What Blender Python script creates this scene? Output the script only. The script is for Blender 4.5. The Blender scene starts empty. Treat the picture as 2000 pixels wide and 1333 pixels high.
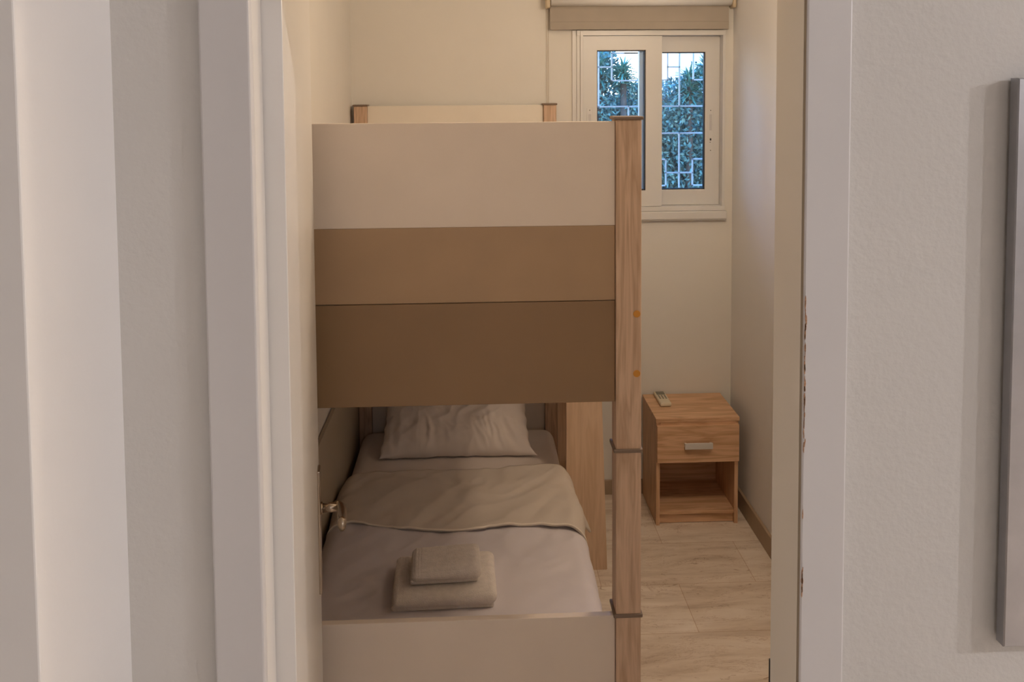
import bpy, bmesh, math, random
from mathutils import Vector, Matrix, noise

C = bpy.context.scene.collection
S = bpy.context.scene
random.seed(7)

# ------------------------------------------------------------------ camera
EYE = 1.9
cd = bpy.data.cameras.new('camera')
cd.sensor_width = 36.0
cd.lens = 1700.0 / 2000.0 * 36.0
cd.shift_x = 0.0
cd.shift_y = -(666.5 - 275.0) / 2000.0
cd.clip_start = 0.02
cam = bpy.data.objects.new('camera', cd)
C.objects.link(cam)
right = Vector((0.9990066493, -0.0440018644, -0.0070392113))
down = Vector((-0.0095666681, -0.0574957694, -0.9982999125))
fwd = Vector((0.0435223325, 0.9973755925, -0.0578596072))
M = Matrix((right, -down, -fwd)).transposed().to_4x4()
M.translation = Vector((0, 0, EYE))
cam.matrix_world = M
S.camera = cam

# ------------------------------------------------------------------ view
S.view_settings.view_transform = 'Standard'
S.view_settings.look = 'None'
S.view_settings.gamma = 1.0
S.view_settings.use_curve_mapping = False
S.view_settings.exposure = 0.0

# ------------------------------------------------------------------ sky: dusk, white at the horizon, blue above
w = bpy.data.worlds.new('dusk_sky')
S.world = w
w.use_nodes = True
nt = w.node_tree
nt.nodes.clear()
wo = nt.nodes.new('ShaderNodeOutputWorld')
bg = nt.nodes.new('ShaderNodeBackground')
tc = nt.nodes.new('ShaderNodeTexCoord')
sp = nt.nodes.new('ShaderNodeSeparateXYZ')
rp = nt.nodes.new('ShaderNodeValToRGB')
nt.links.new(tc.outputs['Generated'], sp.inputs[0])
nt.links.new(sp.outputs['Z'], rp.inputs[0])
rp.color_ramp.elements[0].position = 0.0
rp.color_ramp.elements[0].color = (0.95, 0.97, 1.0, 1)
rp.color_ramp.elements[1].position = 0.35
rp.color_ramp.elements[1].color = (0.10, 0.40, 1.0, 1)
e = rp.color_ramp.elements.new(0.09)
e.color = (0.75, 0.88, 1.0, 1)
nt.links.new(rp.outputs[0], bg.inputs[0])
bg.inputs[1].default_value = 7.0
nt.links.new(bg.outputs[0], wo.inputs[0])

# ------------------------------------------------------------------ lamps of the two rooms and an added hall fill
def lamp(name, loc, power, col, size):
    l = bpy.data.lights.new(name, 'POINT')
    l.energy = power
    l.color = col
    l.shadow_soft_size = size
    o = bpy.data.objects.new(name, l)
    o.location = loc
    C.objects.link(o)
    return o

HALL = (1.0, 0.97, 1.01)
lamp('hall_ceiling_lamp_far', (4.09, -0.43, 2.715), 122, HALL, 0.02)
lamp('hall_ceiling_lamp_near', (2.78, -0.43, 2.700), 43, HALL, 0.02)
lamp('hall_ceiling_lamp_back', (2.9, -2.1, 2.5), 14, HALL, 0.10)
lamp('hall_front_fill', (0.3, -2.6, 2.35), 18, HALL, 0.35)  # added soft fill behind the camera, brightens end panels and lower bunk
lamp('bedroom_ceiling_lamp', (0.84, 2.30, 2.29), 21.8, (1.0, 0.79, 0.575), 0.07)

# ------------------------------------------------------------------ materials
def new_mat(name):
    m = bpy.data.materials.new(name)
    m.use_nodes = True
    b = m.node_tree.nodes['Principled BSDF']
    return m, m.node_tree, b

def coords(nt, scale=(1, 1, 1)):
    t = nt.nodes.new('ShaderNodeTexCoord')
    mp = nt.nodes.new('ShaderNodeMapping')
    mp.inputs['Scale'].default_value = scale
    nt.links.new(t.outputs['Object'], mp.inputs[0])
    return mp

def noise_node(nt, mp, scale, detail=4, rough=0.5, dist=0.0):
    n = nt.nodes.new('ShaderNodeTexNoise')
    n.inputs['Scale'].default_value = scale
    n.inputs['Detail'].default_value = detail
    n.inputs['Roughness'].default_value = rough
    n.inputs['Distortion'].default_value = dist
    nt.links.new(mp.outputs[0], n.inputs['Vector'])
    return n

def ramp(nt, src, stops):
    r = nt.nodes.new('ShaderNodeValToRGB')
    els = r.color_ramp.elements
    while len(els) < len(stops):
        els.new(0.5)
    for el, (p, c) in zip(els, stops):
        el.position = p
        el.color = (c[0], c[1], c[2], 1)
    nt.links.new(src, r.inputs[0])
    return r

def add_bump(nt, b, src, strength, distance):
    bp = nt.nodes.new('ShaderNodeBump')
    bp.inputs['Strength'].default_value = strength
    bp.inputs['Distance'].default_value = distance
    nt.links.new(src, bp.inputs['Height'])
    nt.links.new(bp.outputs[0], b.inputs['Normal'])

def plain(name, col, rough=0.6, var=0.04, nscale=6.0, bump=0.0, bscale=200.0, metal=0.0, spec=0.5, bdist=0.001, coat=0.0):
    m, nt, b = new_mat(name)
    mp = coords(nt)
    n = noise_node(nt, mp, nscale, 3)
    lo = tuple(c * (1 - var) for c in col)
    hi = tuple(min(1, c * (1 + var)) for c in col)
    r = ramp(nt, n.outputs['Fac'], [(0.3, lo), (0.7, hi)])
    nt.links.new(r.outputs[0], b.inputs['Base Color'])
    b.inputs['Roughness'].default_value = rough
    b.inputs['Metallic'].default_value = metal
    b.inputs['Specular IOR Level'].default_value = spec
    b.inputs['Coat Weight'].default_value = coat
    if bump > 0:
        n2 = noise_node(nt, mp, bscale, 3)
        add_bump(nt, b, n2.outputs['Fac'], bump, bdist)
    return m

def wood(name, base, dark, axis='Z', scale=1.0, rough=0.5, cath=0.35):
    # grain runs along the axis; fine pores over broad cathedral bands
    m, nt, b = new_mat(name)
    st = [9.0, 9.0, 9.0]
    st['XYZ'.index(axis)] = 0.9
    mp = coords(nt, tuple(s * scale for s in st))
    n1 = noise_node(nt, mp, 3.0, 3, 0.5, 0.6)
    wv = nt.nodes.new('ShaderNodeMath')
    wv.operation = 'MULTIPLY'
    wv.inputs[1].default_value = 9.0
    nt.links.new(n1.outputs['Fac'], wv.inputs[0])
    fr = nt.nodes.new('ShaderNodeMath')
    fr.operation = 'PINGPONG'
    fr.inputs[1].default_value = 1.0
    nt.links.new(wv.outputs[0], fr.inputs[0])
    st2 = [160.0, 160.0, 160.0]
    st2['XYZ'.index(axis)] = 5.0
    mp2 = coords(nt, tuple(s * scale for s in st2))
    n2 = noise_node(nt, mp2, 1.0, 4, 0.65)
    mx = nt.nodes.new('ShaderNodeMix')
    mx.data_type = 'FLOAT'
    mx.inputs[0].default_value = 1 - cath
    nt.links.new(fr.outputs[0], mx.inputs[2])
    nt.links.new(n2.outputs['Fac'], mx.inputs[3])
    r = ramp(nt, mx.outputs[0], [(0.28, dark), (0.66, base)])
    nt.links.new(r.outputs[0], b.inputs['Base Color'])
    b.inputs['Roughness'].default_value = rough
    add_bump(nt, b, n2.outputs['Fac'], 0.15, 0.0006)
    return m

MT = {}
MT['wall_hall'] = plain('hall_wall_paint', (0.60, 0.575, 0.54), 0.75, 0.02, 3, 0.35, 110, bdist=0.0025)
MT['wall_smooth'] = plain('smooth_wall_paint', (0.80, 0.775, 0.75), 0.6, 0.02, 3, 0.15, 60, bdist=0.002)
MT['casing'] = plain('casing_paint', (0.60, 0.575, 0.56), 0.42, 0.015, 5, 0.1, 90)
MT['jamb'] = plain('jamb_paint', (0.84, 0.78, 0.69), 0.42, 0.015, 5, 0.08, 90)
MT['seal'] = plain('door_seal_rubber', (0.33, 0.27, 0.20), 0.8)
MT['door'] = plain('door_lacquer', (0.70, 0.665, 0.62), 0.30, 0.01, 4, 0.04, 30)
MT['wall_room'] = plain('bedroom_wall_paint', (0.785, 0.75, 0.69), 0.75, 0.02, 3, 0.15, 120)
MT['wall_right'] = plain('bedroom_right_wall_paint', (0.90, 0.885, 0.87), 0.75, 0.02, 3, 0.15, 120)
MT['ceiling'] = plain('ceiling_paint', (0.88, 0.87, 0.85), 0.85)
MT['cream'] = plain('cream_laminate', (0.77, 0.66, 0.555), 0.42, 0.02, 8, 0.12, 500)
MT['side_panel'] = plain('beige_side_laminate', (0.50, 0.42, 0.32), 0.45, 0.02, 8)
MT['headboard'] = plain('pale_headboard_laminate', (0.84, 0.77, 0.66), 0.42, 0.02, 8, 0.1, 500)
MT['band'] = plain('taupe_laminate', (0.41, 0.27, 0.155), 0.45, 0.03, 9, 0.12, 500)
MT['dark_band'] = plain('dark_taupe_laminate', (0.27, 0.163, 0.08), 0.45, 0.03, 9, 0.12, 500)
MT['post'] = wood('ash_post_wood', (0.68, 0.475, 0.33), (0.49, 0.32, 0.205), 'Z', 1.0)
MT['post_side'] = MT['post']
MT['ladder'] = wood('ladder_ash_wood', (0.72, 0.51, 0.345), (0.62, 0.42, 0.27), 'Z', 0.8)
MT['oak_x'] = wood('oak_laminate_horizontal', (0.74, 0.47, 0.285), (0.55, 0.32, 0.17), 'X', 0.9, 0.5, 0.4)
MT['oak_z'] = wood('oak_laminate_vertical', (0.74, 0.47, 0.285), (0.55, 0.32, 0.17), 'Z', 0.9, 0.5, 0.4)
MT['plastic'] = plain('taupe_plastic', (0.22, 0.155, 0.11), 0.45)
MT['amber'] = plain('amber_plastic', (0.62, 0.27, 0.035), 0.45)
MT['sheet'] = plain('white_sheet_cotton', (0.78, 0.69, 0.63), 0.85, 0.02, 8, 0.2, 700, spec=0.2)
MT['duvet'] = plain('duvet_cotton', (0.72, 0.665, 0.68), 0.85, 0.02, 6, 0.2, 700, spec=0.2)
MT['fold'] = plain('ivory_cotton', (0.68, 0.595, 0.51), 0.8, 0.02, 6, 0.2, 700, spec=0.25)
MT['piping'] = plain('piping_cotton', (0.84, 0.74, 0.62), 0.8)
MT['pillow'] = plain('pillow_cotton', (0.78, 0.685, 0.61), 0.85, 0.02, 8, 0.2, 700, spec=0.2)
MT['towel'] = plain('terry_cotton', (0.90, 0.82, 0.75), 0.95, 0.05, 60, 1.0, 420, spec=0.1, bdist=0.003)
MT['chrome'] = plain('satin_nickel', (0.42, 0.35, 0.28), 0.24, 0.02, 5, metal=1.0)
MT['alu'] = plain('brushed_aluminium', (0.70, 0.68, 0.66), 0.4, 0.02, 5, metal=0.3)
MT['pvc'] = plain('white_window_frame', (0.73, 0.71, 0.68), 0.35, 0.01, 5)
MT['gasket'] = plain('black_gasket', (0.015, 0.015, 0.02), 0.5)
MT['hole'] = plain('dark_slot', (0.03, 0.025, 0.02), 0.7)
MT['blind'] = plain('blind_fabric', (0.43, 0.375, 0.31), 0.85, 0.03, 12, 0.3, 900)
MT['roller'] = plain('blind_roller', (0.85, 0.84, 0.82), 0.4)
MT['bracket'] = plain('bracket_plastic', (0.62, 0.50, 0.34), 0.4)
MT['base'] = plain('baseboard_tile', (0.42, 0.31, 0.21), 0.5, 0.08, 10)
MT['remote'] = plain('ivory_plastic', (0.74, 0.66, 0.50), 0.45)
MT['lcd'] = plain('lcd_grey', (0.15, 0.14, 0.10), 0.3)
MT['button'] = plain('button_grey', (0.20, 0.18, 0.15), 0.6)
MT['silver'] = plain('silver_frame_metal', (0.42, 0.42, 0.44), 0.33, 0.05, 30, 0.1, 300, metal=0.9)
MT['panel'] = plain('grey_metal_panel', (0.22, 0.21, 0.21), 0.35, 0.05, 10, metal=0.7)
MT['chip'] = plain('bare_wood_chip', (0.42, 0.23, 0.13), 0.9, 0.35, 400)
MT['grille'] = plain('grille_paint', (0.78, 0.80, 0.82), 0.4)
MT['facade'] = plain('pale_facade', (0.85, 0.80, 0.76), 0.9)
MT['soil'] = plain('garden_soil', (0.10, 0.08, 0.05), 0.9, 0.2, 4)
MT['bark'] = plain('bark', (0.16, 0.11, 0.08), 0.9, 0.2, 20)

def leaf_mat(name, cols, rough=0.35):
    m, nt, b = new_mat(name)
    t = nt.nodes.new('ShaderNodeObjectInfo')
    g = nt.nodes.new('ShaderNodeNewGeometry')
    r = ramp(nt, g.outputs['Random Per Island'], cols)
    nt.links.new(r.outputs[0], b.inputs['Base Color'])
    b.inputs['Roughness'].default_value = rough
    b.inputs['Subsurface Weight'].default_value = 0.0
    return m
MT['leaf'] = leaf_mat('hedge_leaf', [(0.0, (0.05, 0.10, 0.08)), (0.5, (0.12, 0.22, 0.18)), (1.0, (0.26, 0.44, 0.34))])
MT['spike'] = leaf_mat('spiky_leaf', [(0.0, (0.06, 0.17, 0.12)), (1.0, (0.20, 0.42, 0.30))])

# travertine look floor in large rectangular tiles
def floor_mat():
    m, nt, b = new_mat('travertine_tile')
    mp = coords(nt, (1, 1, 1))
    br = nt.nodes.new('ShaderNodeTexBrick')
    br.inputs['Scale'].default_value = 1.0
    br.inputs['Brick Width'].default_value = 0.60
    br.inputs['Row Height'].default_value = 0.30
    br.inputs['Mortar Size'].default_value = 0.0016
    br.inputs['Mortar Smooth'].default_value = 0.3
    br.offset = 0.5
    br.inputs['Color1'].default_value = (1.0, 1.0, 1.0, 1)
    br.inputs['Color2'].default_value = (0.90, 0.87, 0.84, 1)
    br.inputs['Mortar'].default_value = (0.72, 0.60, 0.50, 1)
    off = nt.nodes.new('ShaderNodeMapping')
    off.inputs['Location'].default_value = (0.13, 0.09, 0)
    nt.links.new(mp.outputs[0], off.inputs[0])
    nt.links.new(off.outputs[0], br.inputs['Vector'])
    mp2 = coords(nt, (1.3, 7.0, 1))
    n1 = noise_node(nt, mp2, 1.6, 7, 0.62, 0.5)
    veins = ramp(nt, n1.outputs['Fac'], [(0.32, (0.64, 0.515, 0.40)), (0.49, (0.84, 0.725, 0.605)), (0.66, (0.95, 0.85, 0.74))])
    mp3 = coords(nt, (9, 26, 1))
    n2 = noise_node(nt, mp3, 1.5, 6, 0.7, 1.2)
    pits = ramp(nt, n2.outputs['Fac'], [(0.30, (0.52, 0.40, 0.31)), (0.39, (1, 1, 1))])
    mp4 = coords(nt, (1.0, 4.5, 1))
    n3 = noise_node(nt, mp4, 2.0, 8, 0.72, 0.9)
    sub = nt.nodes.new('ShaderNodeMath'); sub.operation = 'SUBTRACT'; sub.inputs[1].default_value = 0.5
    nt.links.new(n3.outputs['Fac'], sub.inputs[0])
    ab = nt.nodes.new('ShaderNodeMath'); ab.operation = 'ABSOLUTE'
    nt.links.new(sub.outputs[0], ab.inputs[0])
    crack = ramp(nt, ab.outputs[0], [(0.0, (0.70, 0.60, 0.52)), (0.008, (1, 1, 1))])
    last = veins.outputs[0]
    for nd in (pits, crack, br):
        mx = nt.nodes.new('ShaderNodeMix')
        mx.data_type = 'RGBA'
        mx.blend_type = 'MULTIPLY'
        mx.inputs[0].default_value = 1.0
        nt.links.new(last, mx.inputs[6])
        nt.links.new(nd.outputs[0], mx.inputs[7])
        last = mx.outputs[2]
    nt.links.new(last, b.inputs['Base Color'])
    b.inputs['Roughness'].default_value = 0.38
    return m
MT['floor'] = floor_mat()

def glass_mat():
    m = bpy.data.materials.new('window_glass')
    m.use_nodes = True
    nt = m.node_tree
    nt.nodes.clear()
    o = nt.nodes.new('ShaderNodeOutputMaterial')
    t = nt.nodes.new('ShaderNodeBsdfTransparent')
    t.inputs[0].default_value = (0.90, 0.96, 1.0, 1)
    g = nt.nodes.new('ShaderNodeBsdfGlossy')
    g.inputs['Roughness'].default_value = 0.02
    f = nt.nodes.new('ShaderNodeFresnel')
    f.inputs[0].default_value = 1.45
    mx = nt.nodes.new('ShaderNodeMixShader')
    nt.links.new(f.outputs[0], mx.inputs[0])
    nt.links.new(t.outputs[0], mx.inputs[1])
    nt.links.new(g.outputs[0], mx.inputs[2])
    nt.links.new(mx.outputs[0], o.inputs[0])
    return m
MT['glass'] = glass_mat()

# ------------------------------------------------------------------ mesh helpers (vertices given in world metres)
def bx(bm, x0, x1, y0, y1, z0, z1, bevel=0.0, seg=2):
    vs = [bm.verts.new((x, y, z)) for x in (x0, x1) for y in (y0, y1) for z in (z0, z1)]
    idx = [(0, 1, 3, 2), (4, 6, 7, 5), (0, 4, 5, 1), (2, 3, 7, 6), (0, 2, 6, 4), (1, 5, 7, 3)]
    fs = [bm.faces.new([vs[i] for i in f]) for f in idx]
    if bevel > 0:
        es = list({e for f in fs for e in f.edges})
        bmesh.ops.bevel(bm, geom=es, offset=bevel, segments=seg, affect='EDGES', profile=0.5)
    return vs

def tube(bm, p0, p1, r0, r1=None, n=20, caps=True):
    p0 = Vector(p0); p1 = Vector(p1)
    r1 = r0 if r1 is None else r1
    d = (p1 - p0).normalized()
    a = d.orthogonal().normalized()
    b = d.cross(a)
    A = [bm.verts.new(p0 + (a * math.cos(t) + b * math.sin(t)) * r0) for t in [i * 2 * math.pi / n for i in range(n)]]
    B = [bm.verts.new(p1 + (a * math.cos(t) + b * math.sin(t)) * r1) for t in [i * 2 * math.pi / n for i in range(n)]]
    for i in range(n):
        bm.faces.new((A[i], A[(i + 1) % n], B[(i + 1) % n], B[i]))
    if caps:
        bm.faces.new(A[::-1])
        bm.faces.new(B)

def rounded(bm, c, h, r, n=(20, 20, 6), fn=None, flat=1.0):
    """subdivided box with rounded edges, c centre, h half sizes, optional displacement"""
    c = Vector(c)
    grid = {}
    def vert(i, j, k):
        key = (i, j, k)
        if key in grid:
            return grid[key]
        p = Vector(((2 * i / n[0] - 1) * h[0], (2 * j / n[1] - 1) * h[1], (2 * k / n[2] - 1) * h[2]))
        q = Vector([max(-(h[a] - r), min(h[a] - r, p[a])) for a in range(3)])
        d = p - q
        if d.length > 1e-9:
            m_ = max(abs(d[0]), abs(d[1]), abs(d[2]))
            p = q + d.normalized() * m_
        if fn:
            p = fn(p.copy())
        v = bm.verts.new(c + p)
        grid[key] = v
        return v
    for a in range(3):
        u, v_ = [b for b in range(3) if b != a]
        for side in (0, n[a]):
            for i in range(n[u]):
                for j in range(n[v_]):
                    q = []
                    for di, dj in ((0, 0), (1, 0), (1, 1), (0, 1)):
                        k = [0, 0, 0]
                        k[a] = side; k[u] = i + di; k[v_] = j + dj
                        q.append(vert(*k))
                    try:
                        bm.faces.new(q)
                    except ValueError:
                        pass
    bmesh.ops.recalc_face_normals(bm, faces=bm.faces)

def obj(name, bm, mat, parent=None, smooth=False, mats=None):
    bmesh.ops.recalc_face_normals(bm, faces=bm.faces)
    me = bpy.data.meshes.new(name)
    bm.to_mesh(me)
    bm.free()
    for m in (mats or [mat]):
        me.materials.append(m)
    o = bpy.data.objects.new(name, me)
    C.objects.link(o)
    if parent is not None:
        off = Vector((0, 0, 0))
        p = parent
        while p is not None:
            off += p.location
            p = p.parent
        me.transform(Matrix.Translation(-off))
        o.parent = parent
    if smooth:
        for f in me.polygons:
            f.use_smooth = True
    return o

def box(name, d, mat, parent=None, bevel=0.0):
    bm = bmesh.new()
    bx(bm, *d, bevel=bevel)
    return obj(name, bm, mat, parent)

def thing(name, label, cat, loc, group=None):
    o = bpy.data.objects.new(name, None)
    o.location = loc
    o.empty_display_size = 0.1
    C.objects.link(o)
    o['label'] = label
    o['category'] = cat
    if group:
        o['group'] = group
    return o

def tag(o, label, cat, group=None, kind=None):
    o['label'] = label
    o['category'] = cat
    if group:
        o['group'] = group
    if kind:
        o['kind'] = kind
    return o

def struct(o, label=None):
    o['kind'] = 'structure'
    if label:
        o['label'] = label
        
    return o

# ------------------------------------------------------------------ room shell
LX, RX, BY = -0.552, 1.194, 3.97         # bedroom left, right and back wall faces
WY = 1.085                                # hall face of the door wall
JX0, JX1 = -0.270, 0.4145                 # door opening
HZ = 2.045                                 # underside of the head
CZ = 2.80

box_s = lambda name, d, m, lab=None, bevel=0.0: struct(box(name, d, m, None, bevel), lab)

box_s('floor', (-3.2, 6.6, -3.6, 4.10, -0.08, 0.0), MT['floor'], 'beige travertine look tile floor with fine veins')
box_s('ceiling', (-3.2, 6.6, -3.6, 4.10, CZ, CZ + 0.1), MT['ceiling'])

# wall between hall and bedroom, one piece on each side of the doorway plus above it
bm = bmesh.new()
bx(bm, -3.2, JX0 - 0.02, WY, 1.165, 0, CZ)
bx(bm, JX1 + 0.02, 6.6, WY, 1.165, 0, CZ)
bx(bm, JX0 - 0.02, JX1 + 0.02, WY, 1.165, 2.13, CZ)
struct(obj('wall_hall', bm, MT['wall_hall']), 'pale textured hall wall around the bedroom doorway')
bm = bmesh.new()
bx(bm, -3.2, -0.4405, 0.862, WY + 0.002, 0, CZ, 0.002)
struct(obj('wall_pier', bm, MT['wall_smooth']), 'projecting wall corner at far left of the hall')
box_s('wall_hall_left', (-3.3, -3.2, -3.6, 4.1, 0, CZ), MT['wall_hall'])
box_s('wall_hall_right', (6.6, 6.7, -3.6, 1.165, 0, CZ), MT['wall_hall'])
box_s('wall_hall_behind', (-3.2, 6.6, -3.7, -3.6, 0, CZ), MT['wall_hall'])
box_s('wall_left', (LX - 0.10, LX, 1.165, 4.09, 0, CZ), MT['wall_room'], 'cream bedroom wall behind the bunk bed')
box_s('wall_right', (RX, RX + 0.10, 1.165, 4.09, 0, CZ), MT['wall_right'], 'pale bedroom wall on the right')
bm = bmesh.new()
WX0, WX1, WZ0, WZ1 = 0.462, 1.150, 1.312, 2.160
bx(bm, LX, WX0, BY, 4.09, 0, CZ)
bx(bm, WX1, RX, BY, 4.09, 0, CZ)
bx(bm, WX0, WX1, BY, 4.09, 0, WZ0)
bx(bm, WX0, WX1, BY, 4.09, WZ1, CZ)
struct(obj('wall_back', bm, MT['wall_room']), 'cream end wall with the window')
box_s('baseboard_right', (1.181, RX, 1.17, BY, 0, 0.084), MT['base'], 'beige tile skirting along the right wall', 0.002)
box_s('baseboard_back', (LX, 1.181, 3.960, BY, 0, 0.069), MT['base'], 'beige tile skirting under the window', 0.002)

# ------------------------------------------------------------------ doorway: casings, jambs, head
CASE_Z = HZ + 0.058
bm = bmesh.new()
bx(bm, -0.331, JX0, 1.070, WY + 0.001, 0, CASE_Z, 0.0025)
struct(obj('trim_1', bm, MT['casing']), 'grey white door casing left of the doorway')
bm = bmesh.new()
bx(bm, JX1, 0.4725, 1.070, WY + 0.001, 0, CASE_Z, 0.0025)
cr = struct(obj('trim_2', bm, MT['casing']), 'grey white door casing right of the doorway with chipped edge')
bm = bmesh.new()
bx(bm, JX0, JX1, 1.070, WY + 0.001, HZ, CASE_Z, 0.0025)
struct(obj('trim_3', bm, MT['casing']), 'door casing across the head of the doorway')

# chips of paint missing along the edge of the right casing
def chips(z0, z1, n, wmax, xo=0.0):
    bm = bmesh.new()
    for i in range(n):
        z = z0 + (z1 - z0) * (i + random.random()) / n
        x = JX1 + 0.0022 + xo + abs(random.gauss(0, 0.0006))
        wd = random.uniform(0.3, 1.0) * wmax
        hh = random.uniform(0.004, 0.011)
        k = 7
        ring = []
        for j in range(k):
            a = 2 * math.pi * j / k
            rr = random.uniform(0.55, 1.0)
            ring.append(bm.verts.new((x + wd * rr * math.cos(a), 1.0697, z + hh * rr * math.sin(a))))
        bm.faces.new(ring)
        ext = bmesh.ops.extrude_face_region(bm, geom=[f for f in bm.faces if all(v in ring for v in f.verts)])
        bmesh.ops.translate(bm, verts=[v for v in ext['geom'] if isinstance(v, bmesh.types.BMVert)], vec=(0, 0.0006, 0))
    o = obj('paint_chip', bm, MT['chip'], cr)
    return o
chips(1.475, 1.635, 26, 0.0016)
chips(1.435, 1.490, 9, 0.0012)
chips(1.350, 1.362, 2, 0.0010)
chips(1.248, 1.282, 9, 0.0022)

# jamb boards
bm = bmesh.new()
bx(bm, JX0 - 0.02, JX0, WY, 1.130, 0, HZ + 0.02, 0.0008)
struct(obj('trim_4', bm, MT['door']), 'white door jamb on the hinge side')
bm = bmesh.new()
bx(bm, JX1 - 0.0006, JX1 + 0.02, 1.0795, 1.178, 0, 2.112, 0.0015)
jr = struct(obj('trim_5', bm, MT['jamb']), 'beige door jamb on the latch side')
box('door_seal', (JX1 - 0.0002, JX1 + 0.004, 1.0722, 1.0795, 0, HZ), MT['seal'], jr)
box('strike_plate', (JX1 - 0.0016, JX1 + 0.001, 1.1765, 1.1796, 0.93, 1.088), MT['hole'], jr)
bm = bmesh.new()
bx(bm, JX0 - 0.02, JX1 + 0.02, WY, 1.130, HZ, 2.13)
bx(bm, JX0 - 0.02, JX1 + 0.02, 1.130, 1.178, 2.112, 2.13)
struct(obj('trim_6', bm, MT['jamb']), 'head of the door frame')

# ------------------------------------------------------------------ door leaf opened into the bedroom
HX, HY = -0.2448, 1.137
ang = math.atan2(0.0925, 0.69)           # swings a little past square
LEN = 0.70
door = bpy.data.objects.new('door_1', None)
door.location = (HX, HY, 0)
C.objects.link(door)
struct(door, 'white bedroom door standing open against the bed')
def on_leaf(bm):
    bmesh.ops.rotate(bm, verts=bm.verts, cent=(HX, HY, 0), matrix=Matrix.Rotation(ang, 3, 'Z'))
bm = bmesh.new()
bx(bm, HX - 0.040, HX, HY, HY + LEN, 0.008, 2.105, 0.0012)
on_leaf(bm)
obj('door_leaf', bm, MT['door'], door)
# long plate with lever
py = HY + LEN - 0.058
bm = bmesh.new()
bx(bm, HX - 0.001, HX + 0.0055, py - 0.018, py + 0.018, 0.862, 1.122, 0.002)
on_leaf(bm)
plate = obj('handle_plate', bm, MT['chrome'], door)
bm = bmesh.new()
hz = 1.037
tube(bm, (HX + 0.005, py, hz), (HX + 0.009, py, hz), 0.0125, n=28)
tube(bm, (HX + 0.009, py, hz), (HX + 0.042, py, hz), 0.0100, 0.0095, n=28)
pts = [(0.034, 0.004, 0), (0.043, 0.002, 0.0), (0.048, -0.010, 0.0), (0.049, -0.03, 0.001), (0.050, -0.06, 0.004), (0.050, -0.085, 0.008), (0.050, -0.108, 0.014)]
# lever: swept oval section
rings = []
for i, (dx, dy, dz) in enumerate(pts):
    t = i / (len(pts) - 1)
    rx_, rz_ = 0.0080 + 0.0015 * math.sin(t * 3.1), 0.0115 + 0.0015 * t
    ring = []
    for k in range(20):
        a = 2 * math.pi * k / 20
        ring.append(bm.verts.new((HX + dx + rx_ * math.cos(a), py + dy, hz + dz + rz_ * math.sin(a))))
    rings.append(ring)
for A, B in zip(rings, rings[1:]):
    for k in range(20):
        bm.faces.new((A[k], A[(k + 1) % 20], B[(k + 1) % 20], B[k]))
bm.faces.new(rings[0]); bm.faces.new(rings[-1][::-1])
on_leaf(bm)
o = obj('door_handle', bm, MT['chrome'], plate, True)
for i in range(3):                      # hinges
    bm = bmesh.new()
    z = (0.25, 1.1, 1.85)[i]
    tube(bm, (HX - 0.046, HY + 0.004, z), (HX - 0.046, HY + 0.004, z + 0.07), 0.006, n=14)
    obj('hinge', bm, MT['chrome'], door, True)

# ------------------------------------------------------------------ bunk bed
bed = thing('bunk_bed', 'bunk bed with pale wood posts and cream and brown end panels', 'bed', (-0.08, 2.93, 0))
PN, PF = 1.91, 3.90                      # fronts of the near and far posts
PXR, PXL = (0.3135, 0.3710), (-0.5335, -0.4755)
TOP = 1.833
def make_post(px, py0, dots=False):
    py1 = py0 + 0.058
    bm = bmesh.new()
    bx(bm, px[0], px[1], py0, py1, 0.0, TOP, 0.0025)
    p = obj('post', bm, MT['post'], bed)
    bm = bmesh.new()
    bx(bm, px[0] - 0.005, px[1] + 0.004, py0 - 0.004, py1 + 0.004, TOP, TOP + 0.0075, 0.0025)
    obj('post_cap', bm, MT['plastic'], p)
    for z in (1.0845, 0.6990):
        bm = bmesh.new()
        bx(bm, px[0] - 0.0055, px[1] + 0.0035, py0 - 0.0035, py1 + 0.0035, z - 0.0045, z + 0.0045, 0.002)
        c = obj('collar', bm, MT['plastic'], p)
    if dots:
        for z in (1.3975, 1.2615):
            bm = bmesh.new()
            tube(bm, (px[1] - 0.0105, py0 + 0.001, z), (px[1] - 0.0105, py0 - 0.0012, z), 0.0085, 0.0078, 28)
            s = obj('screw_cover', bm, MT['amber'], p)
            s['label'] = 'amber round screw cover'
    return p
make_post(PXR, PN, True)
make_post(PXL, PN)
make_post(PXR, PF)
make_post(PXL, PF)

def panel(name, z0, z1, y, mat, x0=PXL[1], x1=PXR[0], th=0.016, bev=0.0015):
    bm = bmesh.new()
    bx(bm, x0 + 0.0006, x1 - 0.0008, y, y + th, z0, z1, bev)
    return obj(name, bm, mat, bed)
k = 1.0037
zz = lambda z: EYE - (EYE - z) * k
YP = 1.917
panel('guard_panel', zz(1.5985), zz(1.8300), YP, MT['cream'])
panel('guard_band', zz(1.4300), zz(1.5985), YP, MT['band'])
panel('end_board', zz(1.1982), zz(1.4285), YP, MT['dark_band'], th=0.020)
panel('footboard', 0.10, zz(0.7000), YP, MT['cream'], th=0.018)
panel('head_panel', 1.43, 1.8335, 3.915, MT['headboard'])
panel('head_end_board', 1.19, 1.4285, 3.915, MT['dark_band'])
panel('headboard', 0.10, 0.700, 3.915, MT['cream'])
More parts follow.
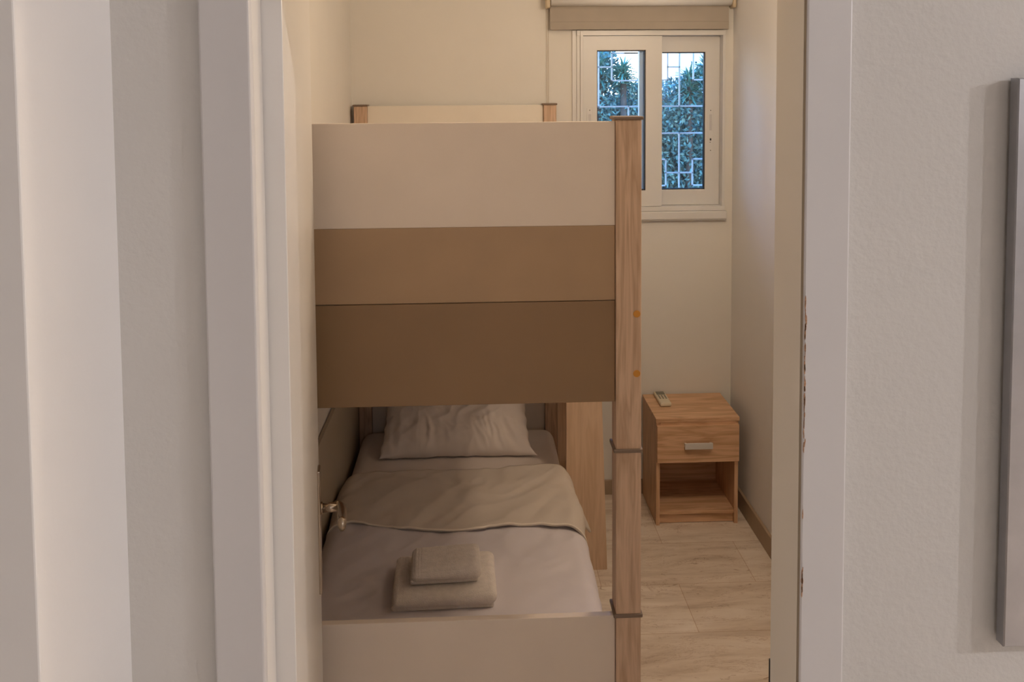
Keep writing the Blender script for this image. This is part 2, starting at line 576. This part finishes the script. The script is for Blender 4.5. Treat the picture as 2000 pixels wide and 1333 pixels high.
# side rails
def rail(name, x0, x1, z0, z1, mat, y0=PN + 0.058, y1=PF):
    bm = bmesh.new()
    bx(bm, x0, x1, y0 + 0.0006, y1 - 0.0006, z0, z1, 0.0015)
    return obj(name, bm, mat, bed)
rail('side_rail', 0.3185, 0.3365, 1.195, 1.43, MT['dark_band'])
rail('side_rail', -0.5310, -0.5130, 1.195, 1.43, MT['dark_band'])
rail('guard_rail', 0.3185, 0.3365, 1.52, 1.66, MT['cream'], y1=3.20)
rail('side_rail', 0.3185, 0.3365, 0.12, 0.235, MT['dark_band'])
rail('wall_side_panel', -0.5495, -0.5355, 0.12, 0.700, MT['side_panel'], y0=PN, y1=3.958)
bm = bmesh.new(); bx(bm, -0.5125, 0.318, 1.972, 3.898, 1.225, 1.243)
obj('upper_base', bm, MT['post'], bed)
bm = bmesh.new(); bx(bm, -0.530, 0.318, 1.972, 3.898, 0.165, 0.183)
obj('lower_base', bm, MT['post'], bed)

# ------------------------------------------------------------------ ladder standing at the side of the bed
lad = thing('bunk_ladder', 'pale wood ladder with broad flat stiles standing between bed and nightstand', 'ladder', (0.43, 3.5, 0))
def stile(y):
    bm = bmesh.new()
    z1 = 1.46
    xl0, xl1 = 0.3495, 0.3515
    xr0, xr1 = 0.5108, 0.468
    vs = []
    for z, a, b in ((0, xl0, xr0), (z1, xl1, xr1)):
        for yy in (y, y + 0.022):
            vs.append(bm.verts.new((a, yy, z)))
            vs.append(bm.verts.new((b, yy, z)))
    for f in ((0, 1, 3, 2), (4, 6, 7, 5), (0, 4, 5, 1), (2, 3, 7, 6), (0, 2, 6, 4), (1, 5, 7, 3)):
        bm.faces.new([vs[i] for i in f])
    bmesh.ops.bevel(bm, geom=list(bm.edges), offset=0.0015, segments=2, affect='EDGES')
    return obj('stile', bm, MT['ladder'], lad)
stile(3.325); stile(3.690)
for z in (0.27, 0.56, 0.85, 1.14):
    box('tread', (0.385, 0.468, 3.3475, 3.6895, z, z + 0.022), MT['ladder'], lad, 0.002)

# ------------------------------------------------------------------ mattress and bedding
MZ = 0.372
MX0, MX1 = -0.515, 0.347
def mfn(p):
    n_ = noise.noise(Vector((p.x * 5, p.y * 4, p.z * 5))) * 0.004
    if p.z > 0:
        n_ += noise.noise(Vector((p.x * 22, p.y * 9, 3))) * 0.0018
    p.z += n_ * (1 if p.z > 0 else 0)
    return p
bm = bmesh.new()
rounded(bm, ((MX0 + MX1) / 2, 2.93, (MZ + 0.185) / 2), ((MX1 - MX0) / 2, 0.945, (MZ - 0.185) / 2), 0.055, (60, 110, 12), mfn)
tag(obj('mattress', bm, MT['sheet'], None, True), 'thin mattress in white fitted sheet on the lower bunk', 'mattress')

def softstep(t):
    t = max(0.0, min(1.0, t))
    return t * t * (3 - 2 * t)

def wr(x, y, s=1.0):
    """shallow creases of a lightly used cotton cover"""
    v = 0.0
    v += 0.0060 * noise.noise(Vector((x * 2.6, y * 2.2, 0.4)))
    a = noise.noise(Vector((x * 3.0 + y * 1.6, y * 2.5, 5.1)))
    v += 0.0050 * (1 - abs(noise.noise(Vector((x * 5 + a * 1.2, y * 3.6 - x * 3.0, 9.7)))) * 2.2)
    v += 0.0030 * (1 - abs(noise.noise(Vector((x * 11 - y * 7, y * 8 + a * 2, 2.2)))) * 2.5)
    v += 0.0008 * noise.noise(Vector((x * 36, y * 30, 1.5)))
    return v * s

def drape(bm, y0f, y1f, zbase, xr_fn, xl_fn, drop_r, drop_l, ny, wave, thick, seedz=0.0, s=1.0):
    """sheet laid over the mattress: flat top, rounded shoulders, hanging sides"""
    nx = 110
    R = 0.045
    rows = []
    for j in range(ny + 1):
        t = j / ny
        row = []
        for i in range(nx + 1):
            u = i / nx
            # arc-length like parameter: left drop, top, right drop
            ymid = y0f(u) + (y1f(u) - y0f(u)) * t
            xr = xr_fn(ymid); xl = xl_fn(ymid)
            dr = drop_r(ymid); dl = drop_l(ymid)
            Lr = dr; Ll = dl; Q = R * math.pi / 2; Wt = (xr - R) - (xl + R)
            tot = Ll + Q + Wt + Q + Lr
            sgm = u * tot
            if sgm < Ll:
                x = xl; z = zbase - R - (Ll - sgm); nrm = Vector((-1, 0, 0))
            elif sgm < Ll + Q:
                a = (sgm - Ll) / R
                x = xl + R - R * math.cos(a); z = zbase - R + R * math.sin(a); nrm = Vector((-math.cos(a), 0, math.sin(a)))
            elif sgm < Ll + Q + Wt:
                x = xl + R + (sgm - Ll - Q); z = zbase; nrm = Vector((0, 0, 1))
            elif sgm < Ll + 2 * Q + Wt:
                a = (sgm - Ll - Q - Wt) / R
                x = xr - R + R * math.sin(a); z = zbase - R + R * math.cos(a); nrm = Vector((math.sin(a), 0, math.cos(a)))
            else:
                d = sgm - (Ll + 2 * Q + Wt)
                x = xr + 0.10 * d * wave(ymid); z = zbase - R - d; nrm = Vector((1, 0, 0))
            d = wr(x + seedz, ymid + seedz * 2 + (zbase - z) * 1.2, s)
            hang = max(0.0, zbase - R - z)
            d += 0.010 * math.sin(ymid * 23 + 1.7 * math.sin(ymid * 9)) * min(1, hang / 0.1)
            p = Vector((x, ymid, z)) + nrm * (0.006 + d)
            row.append(bm.verts.new(p))
        rows.append(row)
    for a, b in zip(rows, rows[1:]):
        for i in range(nx):
            bm.faces.new((a[i], a[i + 1], b[i + 1], b[i]))
    return rows

def solid(o, t):
    md = o.modifiers.new('thickness', 'SOLIDIFY')
    md.thickness = t
    md.offset = -1
    md.use_rim = True

def xr_cover(y):
    return 0.350 + 0.010 * softstep((3.30 - y) / 0.2) + 0.004 * math.sin(y * 7)
bm = bmesh.new()
drape(bm, lambda u: 1.982, lambda u: 3.305, 0.392, xr_cover, lambda y: -0.508,
      lambda y: 0.15 if y < 3.3 else 0.1, lambda y: 0.03, 170, lambda y: 0.25, 0.01)
duv = obj('duvet', bm, MT['duvet'], None, True)
solid(duv, 0.010)
tag(duv, 'white duvet spread over the lower bunk with its top edge turned down', 'duvet')

# turned down edge: ivory lining with a piped hem
def hem(u):
    x = -0.5 + u * 0.87
    ks = [(-0.52, 2.905), (-0.44, 2.930), (-0.36, 2.945), (-0.28, 2.925), (-0.20, 2.895), (-0.09, 2.878), (0.03, 2.885),
          (0.06, 2.897), (0.20, 2.900), (0.28, 2.885), (0.34, 2.850), (0.40, 2.82)]
    for (xa, ya), (xb, yb_) in zip(ks, ks[1:]):
        if x <= xb:
            return ya + (yb_ - ya) * softstep((x - xa) / (xb - xa))
    return ks[-1][1]
def topfold(u):
    x = -0.5 + u * 0.87
    return 3.345 + 0.030 * softstep((x + 0.1) / 0.5) - 0.10 * softstep((x - 0.27) / 0.12) - 0.035 * softstep((-0.33 - x) / 0.15)
def xr_fold(y):
    return 0.357 + 0.016 * softstep((3.25 - y) / 0.15) * softstep((y - 2.90) / 0.12)
bm = bmesh.new()
rows = drape(bm, hem, topfold, 0.4028, xr_fold, lambda y: -0.515,
             lambda y: 0.015 + 0.085 * max(0.0, 1 - abs(y - 3.13) / 0.10), lambda y: 0.05, 70, lambda y: 0.4 + 3.2 * max(0.0, 1 - abs(y - 3.13) / 0.10), 0.01, 3.3, 1.3)
hem_pts = [v.co + Vector((0, 0, -0.001)) for v in rows[0]]
fo = obj('turned_down_fold', bm, MT['fold'], duv, True)
fo['label'] = 'ivory lining of the turned down edge'
solid(fo, 0.008)
bm = bmesh.new()
prev = None
for c in hem_pts:
    ring = [bm.verts.new(c + Vector((0, 0.0035 * math.cos(a), 0.0035 * math.sin(a)))) for a in [k_ * math.pi / 4 for k_ in range(8)]]
    if prev:
        for k_ in range(8):
            bm.faces.new((prev[k_], prev[(k_ + 1) % 8], ring[(k_ + 1) % 8], ring[k_]))
    prev = ring
obj('hem_piping', bm, MT['piping'], fo, True)

# pillow leaning on the headboard
def make_pillow():
    bm = bmesh.new()
    A, B, T = 0.318, 0.220, 0.080
    n1, n2 = 120, 80
    tilt = math.radians(33)
    cx_, cy_, cz_ = -0.088, 3.712, 0.503
    def pos(u, v, side):
        ex = 1 - 0.055 * (1 - v * v) ** 1.0          # edges pulled in between the corners
        ey = 1 - 0.045 * (1 - u * u)
        x = u * A * ex
        y = v * B * ey
        prof = max(0.0, (1 - abs(u) ** 3.2)) ** 0.55 * max(0.0, (1 - abs(v) ** 3.0)) ** 0.55
        z = T * prof
        # creases fanning up from the lower edge and the corners
        edge = softstep((-v) / 1.0) * (1 - abs(v) ** 8)
        f = noise.noise(Vector((u * 2.0, v * 1.1, 7)))
        cr_ = (1 - abs(noise.noise(Vector((u * 9.0 + f * 2.0 + v * 2.0, v * 1.8, 3.3)))) * 2.4)
        z += 0.013 * cr_ * edge * prof
        cr2 = (1 - abs(noise.noise(Vector((u * 4.0 - v * 2.4, v * 2.6 + u, 8.8)))) * 2.4)
        z += 0.006 * cr2 * prof
        z += 0.002 * noise.noise(Vector((u * 14, v * 10, 1))) * prof
        if side > 0:
            z += 0.0022 * math.exp(-((u + 0.52) / 0.012) ** 2) * prof   # stitched seam
        x += 0.006 * noise.noise(Vector((v * 7, side, u * 3)))
        y += 0.004 * noise.noise(Vector((u * 9, 4.4, v)))
        if u > 0.8 and v < -0.8:
            x += 0.025 * (u - 0.8) / 0.2 * (-v - 0.8) / 0.2
        z *= side if side > 0 else -0.75
        y2 = y * math.cos(tilt) - z * math.sin(tilt)
        z2 = y * math.sin(tilt) + z * math.cos(tilt)
        sag = -0.035 * (1 - v) * 0 
        return Vector((cx_ + x, cy_ + y2, cz_ + z2 + sag))
    g = {}
    for side in (1, -1):
        for i in range(n1 + 1):
            for j in range(n2 + 1):
                rim = i in (0, n1) or j in (0, n2)
                if rim and side == -1:
                    g[(side, i, j)] = g[(1, i, j)]
                else:
                    g[(side, i, j)] = bm.verts.new(pos(2 * i / n1 - 1, 2 * j / n2 - 1, side))
        for i in range(n1):
            for j in range(n2):
                q = [g[(side, i, j)], g[(side, i + 1, j)], g[(side, i + 1, j + 1)], g[(side, i, j + 1)]]
                bm.faces.new(q if side > 0 else q[::-1])
    lo = MZ + 0.004
    for v in bm.verts:                    # settle on the sheet and against the headboard
        if v.co.z < lo:
            v.co.z = lo + (v.co.z - lo) * 0.03
        if v.co.y > 3.908:
            v.co.y = 3.908 + (v.co.y - 3.908) * 0.03
    return obj('pillow', bm, MT['pillow'], None, True)
tag(make_pillow(), 'white pillow leaning on the headboard of the lower bunk', 'pillow')

# two folded towels near the foot of the bed
def towel(name, x0, x1, y0, y1, z0, z1, rot, label, group):
    t = thing(name, label, 'towel', ((x0 + x1) / 2, (y0 + y1) / 2, z0), group)
    hx, hy, hz_ = (x1 - x0) / 2, (y1 - y0) / 2, (z1 - z0) / 2
    base = t.location.copy()
    def fn(p):
        q = p + base * 3
        e_ = noise.noise(q * 9) * 0.0035 + noise.noise(q * 30) * 0.0012 + noise.noise(q * 120) * 0.0007
        p.z += e_ * (1 if p.z > 0 else 0.3)
        p.y += noise.noise(Vector((q.x * 8, 3, 3))) * 0.004
        p.x += noise.noise(Vector((3, q.y * 9, q.z * 9))) * 0.003
        # woven band near the left end
        for b0 in (-hx + 0.020, -hx + 0.028):
            p.z -= 0.0016 * math.exp(-((p.x - b0) / 0.0022) ** 2) * (1 if p.z > 0 else 0)
            if p.y < 0:
                p.y += 0.0012 * math.exp(-((p.x - b0) / 0.0022) ** 2)
        # soft fold: right side fuller
        if p.z > 0:
            p.z += 0.004 * softstep((p.x + hx) / (2 * hx)) - 0.003 * softstep((-p.y) / hy)
        return p
    bm = bmesh.new()
    rounded(bm, base + Vector((0, 0, hz_ + 0.004)), (hx, hy, hz_ - 0.004), hz_ * 0.85, (90, 70, 14), fn)
    bmesh.ops.rotate(bm, verts=bm.verts, cent=base, matrix=Matrix.Rotation(rot, 3, 'Z'))
    obj('folded_layers', bm, MT['towel'], t, True)
    bm = bmesh.new()
    rounded(bm, base + Vector((-0.006, 0.004, 0.006)), (hx - 0.004, hy - 0.006, 0.0065), 0.005, (60, 40, 4), None)
    bmesh.ops.rotate(bm, verts=bm.verts, cent=base, matrix=Matrix.Rotation(rot, 3, 'Z'))
    obj('bottom_layer', bm, MT['towel'], t, True)
    return t
towel('folded_towel', -0.252, 0.052, 2.425, 2.665, 0.4035, 0.4530, math.radians(1.5), 'larger folded white towel lying on the duvet under a smaller one', 'folded towels on the lower bunk')
towel('folded_towel', -0.200, 0.006, 2.468, 2.622, 0.4570, 0.5010, math.radians(2.5), 'smaller folded white towel on top of the larger towel', 'folded towels on the lower bunk')

# ------------------------------------------------------------------ nightstand
ns = thing('nightstand', 'small oak nightstand with one drawer and open shelf under the window', 'nightstand', (0.955, 3.81, 0))
X0, X1, Y0, Y1 = 0.7765, 1.1365, 3.660, 3.958
box('top', (X0 - 0.003, X1 + 0.003, Y0 - 0.006, Y1, 0.4600, 0.4775), MT['oak_x'], ns, 0.001)
box('top_rail', (X0 + 0.0165, X1 - 0.0165, Y0 - 0.004, Y0 + 0.010, 0.4475, 0.4598), MT['oak_x'], ns)
box('side_panel', (X0, X0 + 0.016, Y0, Y1, 0.0, 0.4595), MT['oak_z'], ns, 0.001)
box('side_panel', (X1 - 0.016, X1, Y0, Y1, 0.0, 0.4595), MT['oak_z'], ns, 0.001)
box('back_panel', (X0 + 0.0165, X1 - 0.0165, Y1 - 0.008, Y1, 0.0, 0.4595), MT['oak_x'], ns)
box('shelf', (X0 + 0.0165, X1 - 0.0165, Y0 + 0.004, Y1 - 0.0085, 0.046, 0.062), MT['oak_x'], ns, 0.001)
box('plinth', (X0 + 0.0165, X1 - 0.0165, Y0 + 0.018, Y0 + 0.032, 0.002, 0.0455), MT['oak_x'], ns, 0.001)
box('divider', (X0 + 0.0165, X1 - 0.0165, Y0 + 0.020, Y1 - 0.0085, 0.287, 0.300), MT['oak_x'], ns, 0.001)
dr = box('drawer', (X0 + 0.001, X1 - 0.001, Y0 - 0.017, Y0 - 0.001, 0.2850, 0.4480), MT['oak_x'], ns, 0.001)
bm = bmesh.new()
bx(bm, 0.8935, 1.0145, Y0 - 0.040, Y0 - 0.031, 0.3515, 0.3775, 0.001)
bx(bm, 0.8945, 0.9035, Y0 - 0.032, Y0 - 0.017, 0.3560, 0.3730)
bx(bm, 1.0045, 1.0135, Y0 - 0.032, Y0 - 0.017, 0.3560, 0.3730)
o = obj('handle', bm, MT['alu'], dr)
o['label'] = 'grey aluminium bar handle'

# air conditioner remote
rc = thing('remote_control', 'ivory air conditioner remote lying on the nightstand', 'remote control', (0.848, 3.868, 0.4775))
bm = bmesh.new()
rounded(bm, (0.848, 3.868, 0.4775 + 0.0095), (0.0255, 0.077, 0.0090), 0.006, (14, 30, 8))
obj('body', bm, MT['remote'], rc, True)
box('display', (0.829, 0.867, 3.898, 3.936, 0.4955, 0.4972), MT['lcd'], rc, 0.0004)
for r_ in range(4):
    for c_ in range(3):
        xx = 0.8345 + c_ * 0.0135
        yy = 3.886 - r_ * 0.0125
        box('button', (xx - 0.0040, xx + 0.0040, yy - 0.0028, yy + 0.0028, 0.4955, 0.4976), MT['button'], rc, 0.0005)

# ------------------------------------------------------------------ window
win = bpy.data.objects.new('window_1', None)
win.location = (0.80, BY, 1.33)
C.objects.link(win)
struct(win, 'small white sliding window above the nightstand')
bm = bmesh.new()
# outer frame lining the hole and a stepped architrave on the wall
bx(bm, 0.4500, 0.4700, 3.962, 3.972, 1.300, 2.169, 0.001)
bx(bm, 0.4700, 0.4860, 3.957, 3.975, 1.340, 2.169, 0.001)
bx(bm, 0.4860, 0.4985, 3.950, 4.060, 1.340, 2.165, 0.001)
bx(bm, 0.4700, 1.1540, 3.953, 4.060, 2.1460, 2.169, 0.001)
bx(bm, 1.1425, 1.1540, 3.955, 4.060, 1.330, 2.165, 0.001)
bx(bm, 0.4700, 1.1540, 3.950, 4.060, 1.3390, 1.3590, 0.001)
obj('window_frame', bm, MT['pvc'], win)
bm = bmesh.new()
bx(bm, 0.4520, 1.1620, 3.940, 3.972, 1.3000, 1.3380, 0.004, 3)
bx(bm, 0.4480, 1.1640, 3.948, 3.972, 1.2940, 1.3020, 0.002)
obj('window_sill', bm, MT['pvc'], win)

def sash(x0, x1, z0, z1, gx0, gx1, gz0, gz1, y0, y1):
    bm = bmesh.new()
    # mitred frame profile, front face plus inner reveal
    def ring(y, a, b, c, d):
        return [bm.verts.new((a, y, c)), bm.verts.new((b, y, c)), bm.verts.new((b, y, d)), bm.verts.new((a, y, d))]
    seq = [ring(y1, x0, x1, z0, z1), ring(y0 + 0.001, x0, x1, z0, z1), ring(y0, x0 + 0.001, x1 - 0.001, z0 + 0.001, z1 - 0.001),
           ring(y0, gx0 - 0.002, gx1 + 0.002, gz0 - 0.002, gz1 + 0.002), ring(y0 + 0.002, gx0, gx1, gz0, gz1),
           ring(y1, gx0, gx1, gz0, gz1)]
    for A, B in zip(seq, seq[1:]):
        for i in range(4):
            bm.faces.new((A[i], A[(i + 1) % 4], B[(i + 1) % 4], B[i]))
    A, B = seq[-1], seq[0]
    for i in range(4):
        bm.faces.new((A[i], A[(i + 1) % 4], B[(i + 1) % 4], B[i]))
    s = obj('sash', bm, MT['pvc'], win)
    bm = bmesh.new()
    g = 0.0045
    yg = y0 + 0.004
    for d in ((gx0, gx1, gz1 - g, gz1), (gx0, gx1, gz0, gz0 + g), (gx0, gx0 + g * 0.7, gz0, gz1), (gx1 - g, gx1, gz0, gz1)):
        bx(bm, d[0], d[1], yg, y1 - 0.002, d[2], d[3])
    obj('gasket', bm, MT['gasket'], s)
    bm = bmesh.new()
    yy = (y0 + y1) / 2 + 0.004
    bx(bm, gx0 + 0.001, gx1 - 0.001, yy, yy + 0.004, gz0 + 0.001, gz1 - 0.001)
    obj('pane', bm, MT['glass'], s)
    return s
s1 = sash(0.4990, 0.8640, 1.3600, 2.1450, 0.5645, 0.7880, 1.4340, 2.0790, 3.966, 3.994)
s2 = sash(0.7650, 1.1420, 1.3600, 2.1450, 0.8300, 1.0740, 1.4320, 2.0710, 4.004, 4.032)
# mitre joints of the front sash
def lock(sx, z0, z1, y, s):
    bm = bmesh.new()
    bx(bm, sx - 0.0135, sx + 0.0135, y - 0.0022, y, z0, z1, 0.001)
    l = obj('latch', bm, MT['pvc'], s)
    bm = bmesh.new()
    zc = z1 - 0.030
    bx(bm, sx - 0.006, sx + 0.006, y - 0.0026, y - 0.0015, z1 - 0.105, zc, 0.0004)
    bx(bm, sx - 0.005, sx + 0.005, y - 0.0042, y - 0.0024, z1 - 0.100, z1 - 0.060, 0.0006)
    obj('slider', bm, MT['casing'], l)
    bm = bmesh.new()
    bx(bm, sx - 0.0035, sx + 0.0035, y - 0.0035, y - 0.002, z0 + 0.058, z0 + 0.068)
    tube(bm, (sx - 0.002, y - 0.0032, z0 + 0.050), (sx - 0.002, y - 0.001, z0 + 0.050), 0.002, n=10)
    tube(bm, (sx, y - 0.0032, z0 + 0.012), (sx, y - 0.001, z0 + 0.012), 0.0022, n=10)
    tube(bm, (sx, y - 0.0032, z1 - 0.012), (sx, y - 0.001, z1 - 0.012), 0.0022, n=10)
    obj('screw', bm, MT['hole'], l)
lock(1.1000, 1.602, 1.812, 4.004, s2)
lock(0.5300, 1.602, 1.818, 3.966, s1)

# window grille outside
gr = thing('window_grille', 'pale metal grille of squared bars outside the window', 'grille', (0.80, 4.13, 1.30))
bars = []   # (x0,z0,x1,z1)
def hb(x0, x1, z): bars.append((x0, z, x1, z))
def vb(x, z0, z1): bars.append((x, z0, x, z1))
hb(0.45, 1.17, 1.8185)
hb(0.86, 1.17, 1.6890)
vb(0.9830, 1.8185, 2.16)
vb(0.9830, 1.43, 1.6890)
vb(0.9260, 1.944, 2.16)
vb(1.0500, 1.944, 2.16)
hb(0.9260, 0.983, 2.006)
hb(0.80, 0.926, 1.944)
hb(1.05, 1.17, 1.944)
hb(0.72, 0.80, 2.073)
vb(0.595, 1.8185, 2.16)
vb(0.658, 1.942, 2.073)
hb(0.595, 0.658, 2.007)
hb(0.658, 0.80, 1.942)
hb(0.658, 0.80, 2.073)
vb(0.738, 1.69, 1.8185)
hb(0.45, 0.738, 1.69)
vb(0.9190, 1.437, 1.5630); hb(0.84, 0.919, 1.5630); hb(0.84, 0.919, 1.437)
vb(1.0480, 1.437, 1.5640); hb(1.048, 1.13, 1.5640); hb(1.048, 1.13, 1.437)
hb(0.919, 1.048, 1.4985)
hb(0.45, 1.17, 1.350)
hb(0.45, 1.17, 2.16)
vb(0.455, 1.30, 2.16); vb(1.165, 1.30, 2.16)
vb(0.595, 1.35, 1.69); vb(0.78, 1.35, 1.69); hb(0.595, 0.84, 1.50)
for x0, z0, x1, z1 in bars:
    bm = bmesh.new()
    r_ = 0.0034
    bx(bm, x0 - r_, x1 + r_, 4.127, 4.135, z0 - r_, z1 + r_, 0.0008)
    obj('bar', bm, MT['grille'], gr)

# ------------------------------------------------------------------ roller blind
bl = thing('roller_blind', 'beige roller blind rolled up above the window', 'blind', (0.76, 3.93, 2.17))
bm = bmesh.new()
tube(bm, (0.350, 3.930, 2.306), (1.170, 3.930, 2.306), 0.0295, n=40)
obj('roller', bm, MT['roller'], bl, False)
for p in bpy.data.objects['roller'].data.polygons:
    p.use_smooth = len(p.vertices) == 4
bm = bmesh.new()
bx(bm, 0.3480, 1.1640, 3.9400, 3.9412, 2.1750, 2.3050)
f_ = obj('fabric', bm, MT['blind'], bl)
bm = bmesh.new()
bx(bm, 0.3480, 1.1640, 3.9375, 3.9425, 2.1715, 2.2070, 0.0015)
obj('bottom_bar', bm, MT['blind'], bl)
for x0, x1 in ((0.3270, 0.3470), (1.1720, 1.1900)):
    bm = bmesh.new()
    rounded(bm, ((x0 + x1) / 2, 3.936, 2.306), ((x1 - x0) / 2, 0.032, 0.040), 0.008, (8, 12, 14))
    obj('bracket', bm, MT['bracket'], bl, True)
bm = bmesh.new()
for xx in (0.3345, 0.3420):  # hangs between the wall and the bed post
    z = 2.27
    while z > 1.12:
        bmesh.ops.create_icosphere(bm, subdivisions=1, radius=0.0014, matrix=Matrix.Translation((xx, 3.9640, z)))
        z -= 0.0048
    tube(bm, (xx, 3.9640, 1.115), (xx, 3.9640, 2.27), 0.0005, n=5)
obj('bead_chain', bm, MT['bracket'], bl)

# ------------------------------------------------------------------ framed panel on the hall wall
fr = thing('metal_frame', 'silver metal framed panel hanging on the hall wall at far right', 'picture frame', (0.95, 1.08, 1.173))
fx0, fx1, fz0, fz1 = 0.6815, 1.24, 1.1720, 1.9110
yb, yf = 1.0790, 1.0625
bw = 0.035
bm = bmesh.new()
def ringf(y, i):
    return [bm.verts.new(c) for c in ((fx0 + i, y, fz0 + i), (fx1 - i, y, fz0 + i), (fx1 - i, y, fz1 - i), (fx0 + i, y, fz1 - i))]
seq = [ringf(yb, 0), ringf(yf + 0.0015, 0), ringf(yf, 0.0015), ringf(yf, bw), ringf(yf + 0.004, bw + 0.002), ringf(yb, bw + 0.002)]
for A, B in zip(seq, seq[1:] + seq[:1]):
    for i in range(4):
        bm.faces.new((A[i], A[(i + 1) % 4], B[(i + 1) % 4], B[i]))
obj('frame', bm, MT['silver'], fr)
box('panel', (fx0 + bw, fx1 - bw, yf + 0.004, yb - 0.001, fz0 + bw, fz1 - bw), MT['panel'], fr)

# ------------------------------------------------------------------ garden outside
box_s('ground', (-6, 8, 4.10, 16, 0.2, 0.25), MT['soil'], 'garden soil outside the window')
def leaf(bm, p, d, n_, L, W):
    d = d.normalized(); s_ = d.cross(n_)
    if s_.length < 1e-4:
        s_ = Vector((1, 0, 0))
    s_.normalize(); up = s_.cross(d)
    a = bm.verts.new(p)
    b = bm.verts.new(p + d * L * 0.45 + s_ * W * 0.5 + up * W * 0.12)
    c = bm.verts.new(p + d * L - up * L * 0.12)
    e_ = bm.verts.new(p + d * L * 0.45 - s_ * W * 0.5 + up * W * 0.12)
    m_ = bm.verts.new(p + d * L * 0.5)
    bm.faces.new((a, b, m_)); bm.faces.new((b, c, m_)); bm.faces.new((c, e_, m_)); bm.faces.new((e_, a, m_))
bm = bmesh.new()
for i in range(32000):
    x = random.uniform(0.45, 1.85)
    z = random.uniform(1.15, 2.20)
    y = 5.05 + random.random() ** 1.5 * 0.5
    top = 1.945 + 0.22 * softstep((0.90 - x) / 0.09) + 0.13 * softstep((x - 1.22) / 0.25) + 0.05 * noise.noise(Vector((x * 7, 0, 0)))
    if z > top:
        continue
    d = Vector((random.gauss(0, 0.6), random.gauss(-0.45, 0.4), random.gauss(-0.1, 0.7)))
    leaf(bm, Vector((x, y, z)), d, Vector((random.gauss(0, .4), -1, random.gauss(0.6, .4))), random.uniform(0.018, 0.045), random.uniform(0.010, 0.019))
tag(obj('hedge_leaves', bm, MT['leaf']), 'dense dark green hedge foliage outside the window', 'hedge', kind='stuff')
bm = bmesh.new()
bx(bm, -0.2, 2.8, 5.60, 5.85, 0.25, 1.86, 0.03)
for v in bm.verts:
    v.co += Vector((0, 0, 0))
tag(obj('hedge_core', bm, MT['bark']), 'dark twiggy core of the hedge behind its leaves', 'hedge')

def spiky(cx_, cy_, z0, L, n_, label):
    t = thing('spiky_shrub', label, 'shrub', (cx_, cy_, 0.25), 'spiky shrubs above the hedge')
    bm = bmesh.new()
    tube(bm, (cx_, cy_, 0.25), (cx_, cy_, z0), 0.025, 0.018, 10)
    obj('stem', bm, MT['bark'], t, True)
    bm = bmesh.new()
    for i in range(n_):
        a = random.uniform(0, 2 * math.pi)
        el = random.uniform(-0.35, 1.45)
        d = Vector((math.cos(a) * math.cos(el), math.sin(a) * math.cos(el), math.sin(el)))
        l = L * random.uniform(0.7, 1.05)
        p = Vector((cx_, cy_, z0 - random.random() * 0.12))
        s_ = d.cross(Vector((0, 0, 1))).normalized()
        prev = None
        for k_ in range(5):
            u = k_ / 4
            c = p + d * l * u + Vector((0, 0, -0.25 * l * u * u))
            wv = 0.009 * (1 - u) ** 0.7 + 0.0004
            pr = (bm.verts.new(c - s_ * wv), bm.verts.new(c + Vector((0, 0, -wv * 0.5))), bm.verts.new(c + s_ * wv))
            if prev:
                bm.faces.new((prev[0], prev[1], pr[1], pr[0]))
                bm.faces.new((prev[1], prev[2], pr[2], pr[1]))
            prev = pr
    obj('leaves', bm, MT['spike'], t)
spiky(0.875, 5.06, 2.030, 0.13, 170, 'spiky leaved shrub in the middle of the left window pane')
spiky(0.740, 5.10, 2.070, 0.15, 160, 'spiky shrub at the left edge of the left window pane')
spiky(1.020, 5.12, 1.930, 0.10, 90, 'low spiky shrub beside the middle of the window')
spiky(1.270, 5.08, 1.975, 0.13, 150, 'spiky shrub in the middle of the right window pane')
spiky(1.390, 5.14, 2.030, 0.16, 180, 'taller spiky shrub at the right edge of the right window pane')
# pale house far across the garden
hs = thing('house', 'pale house far behind the hedge', 'house', (2.8, 12.0, 0.25))
bm = bmesh.new(); bx(bm, 2.80, 6.0, 12.0, 14.0, 0.25, 4.5)
obj('wall', bm, MT['facade'], hs)
bm = bmesh.new(); bx(bm, 2.74, 6.1, 11.9, 14.1, 4.5, 4.62)
obj('roof', bm, MT['bark'], hs)
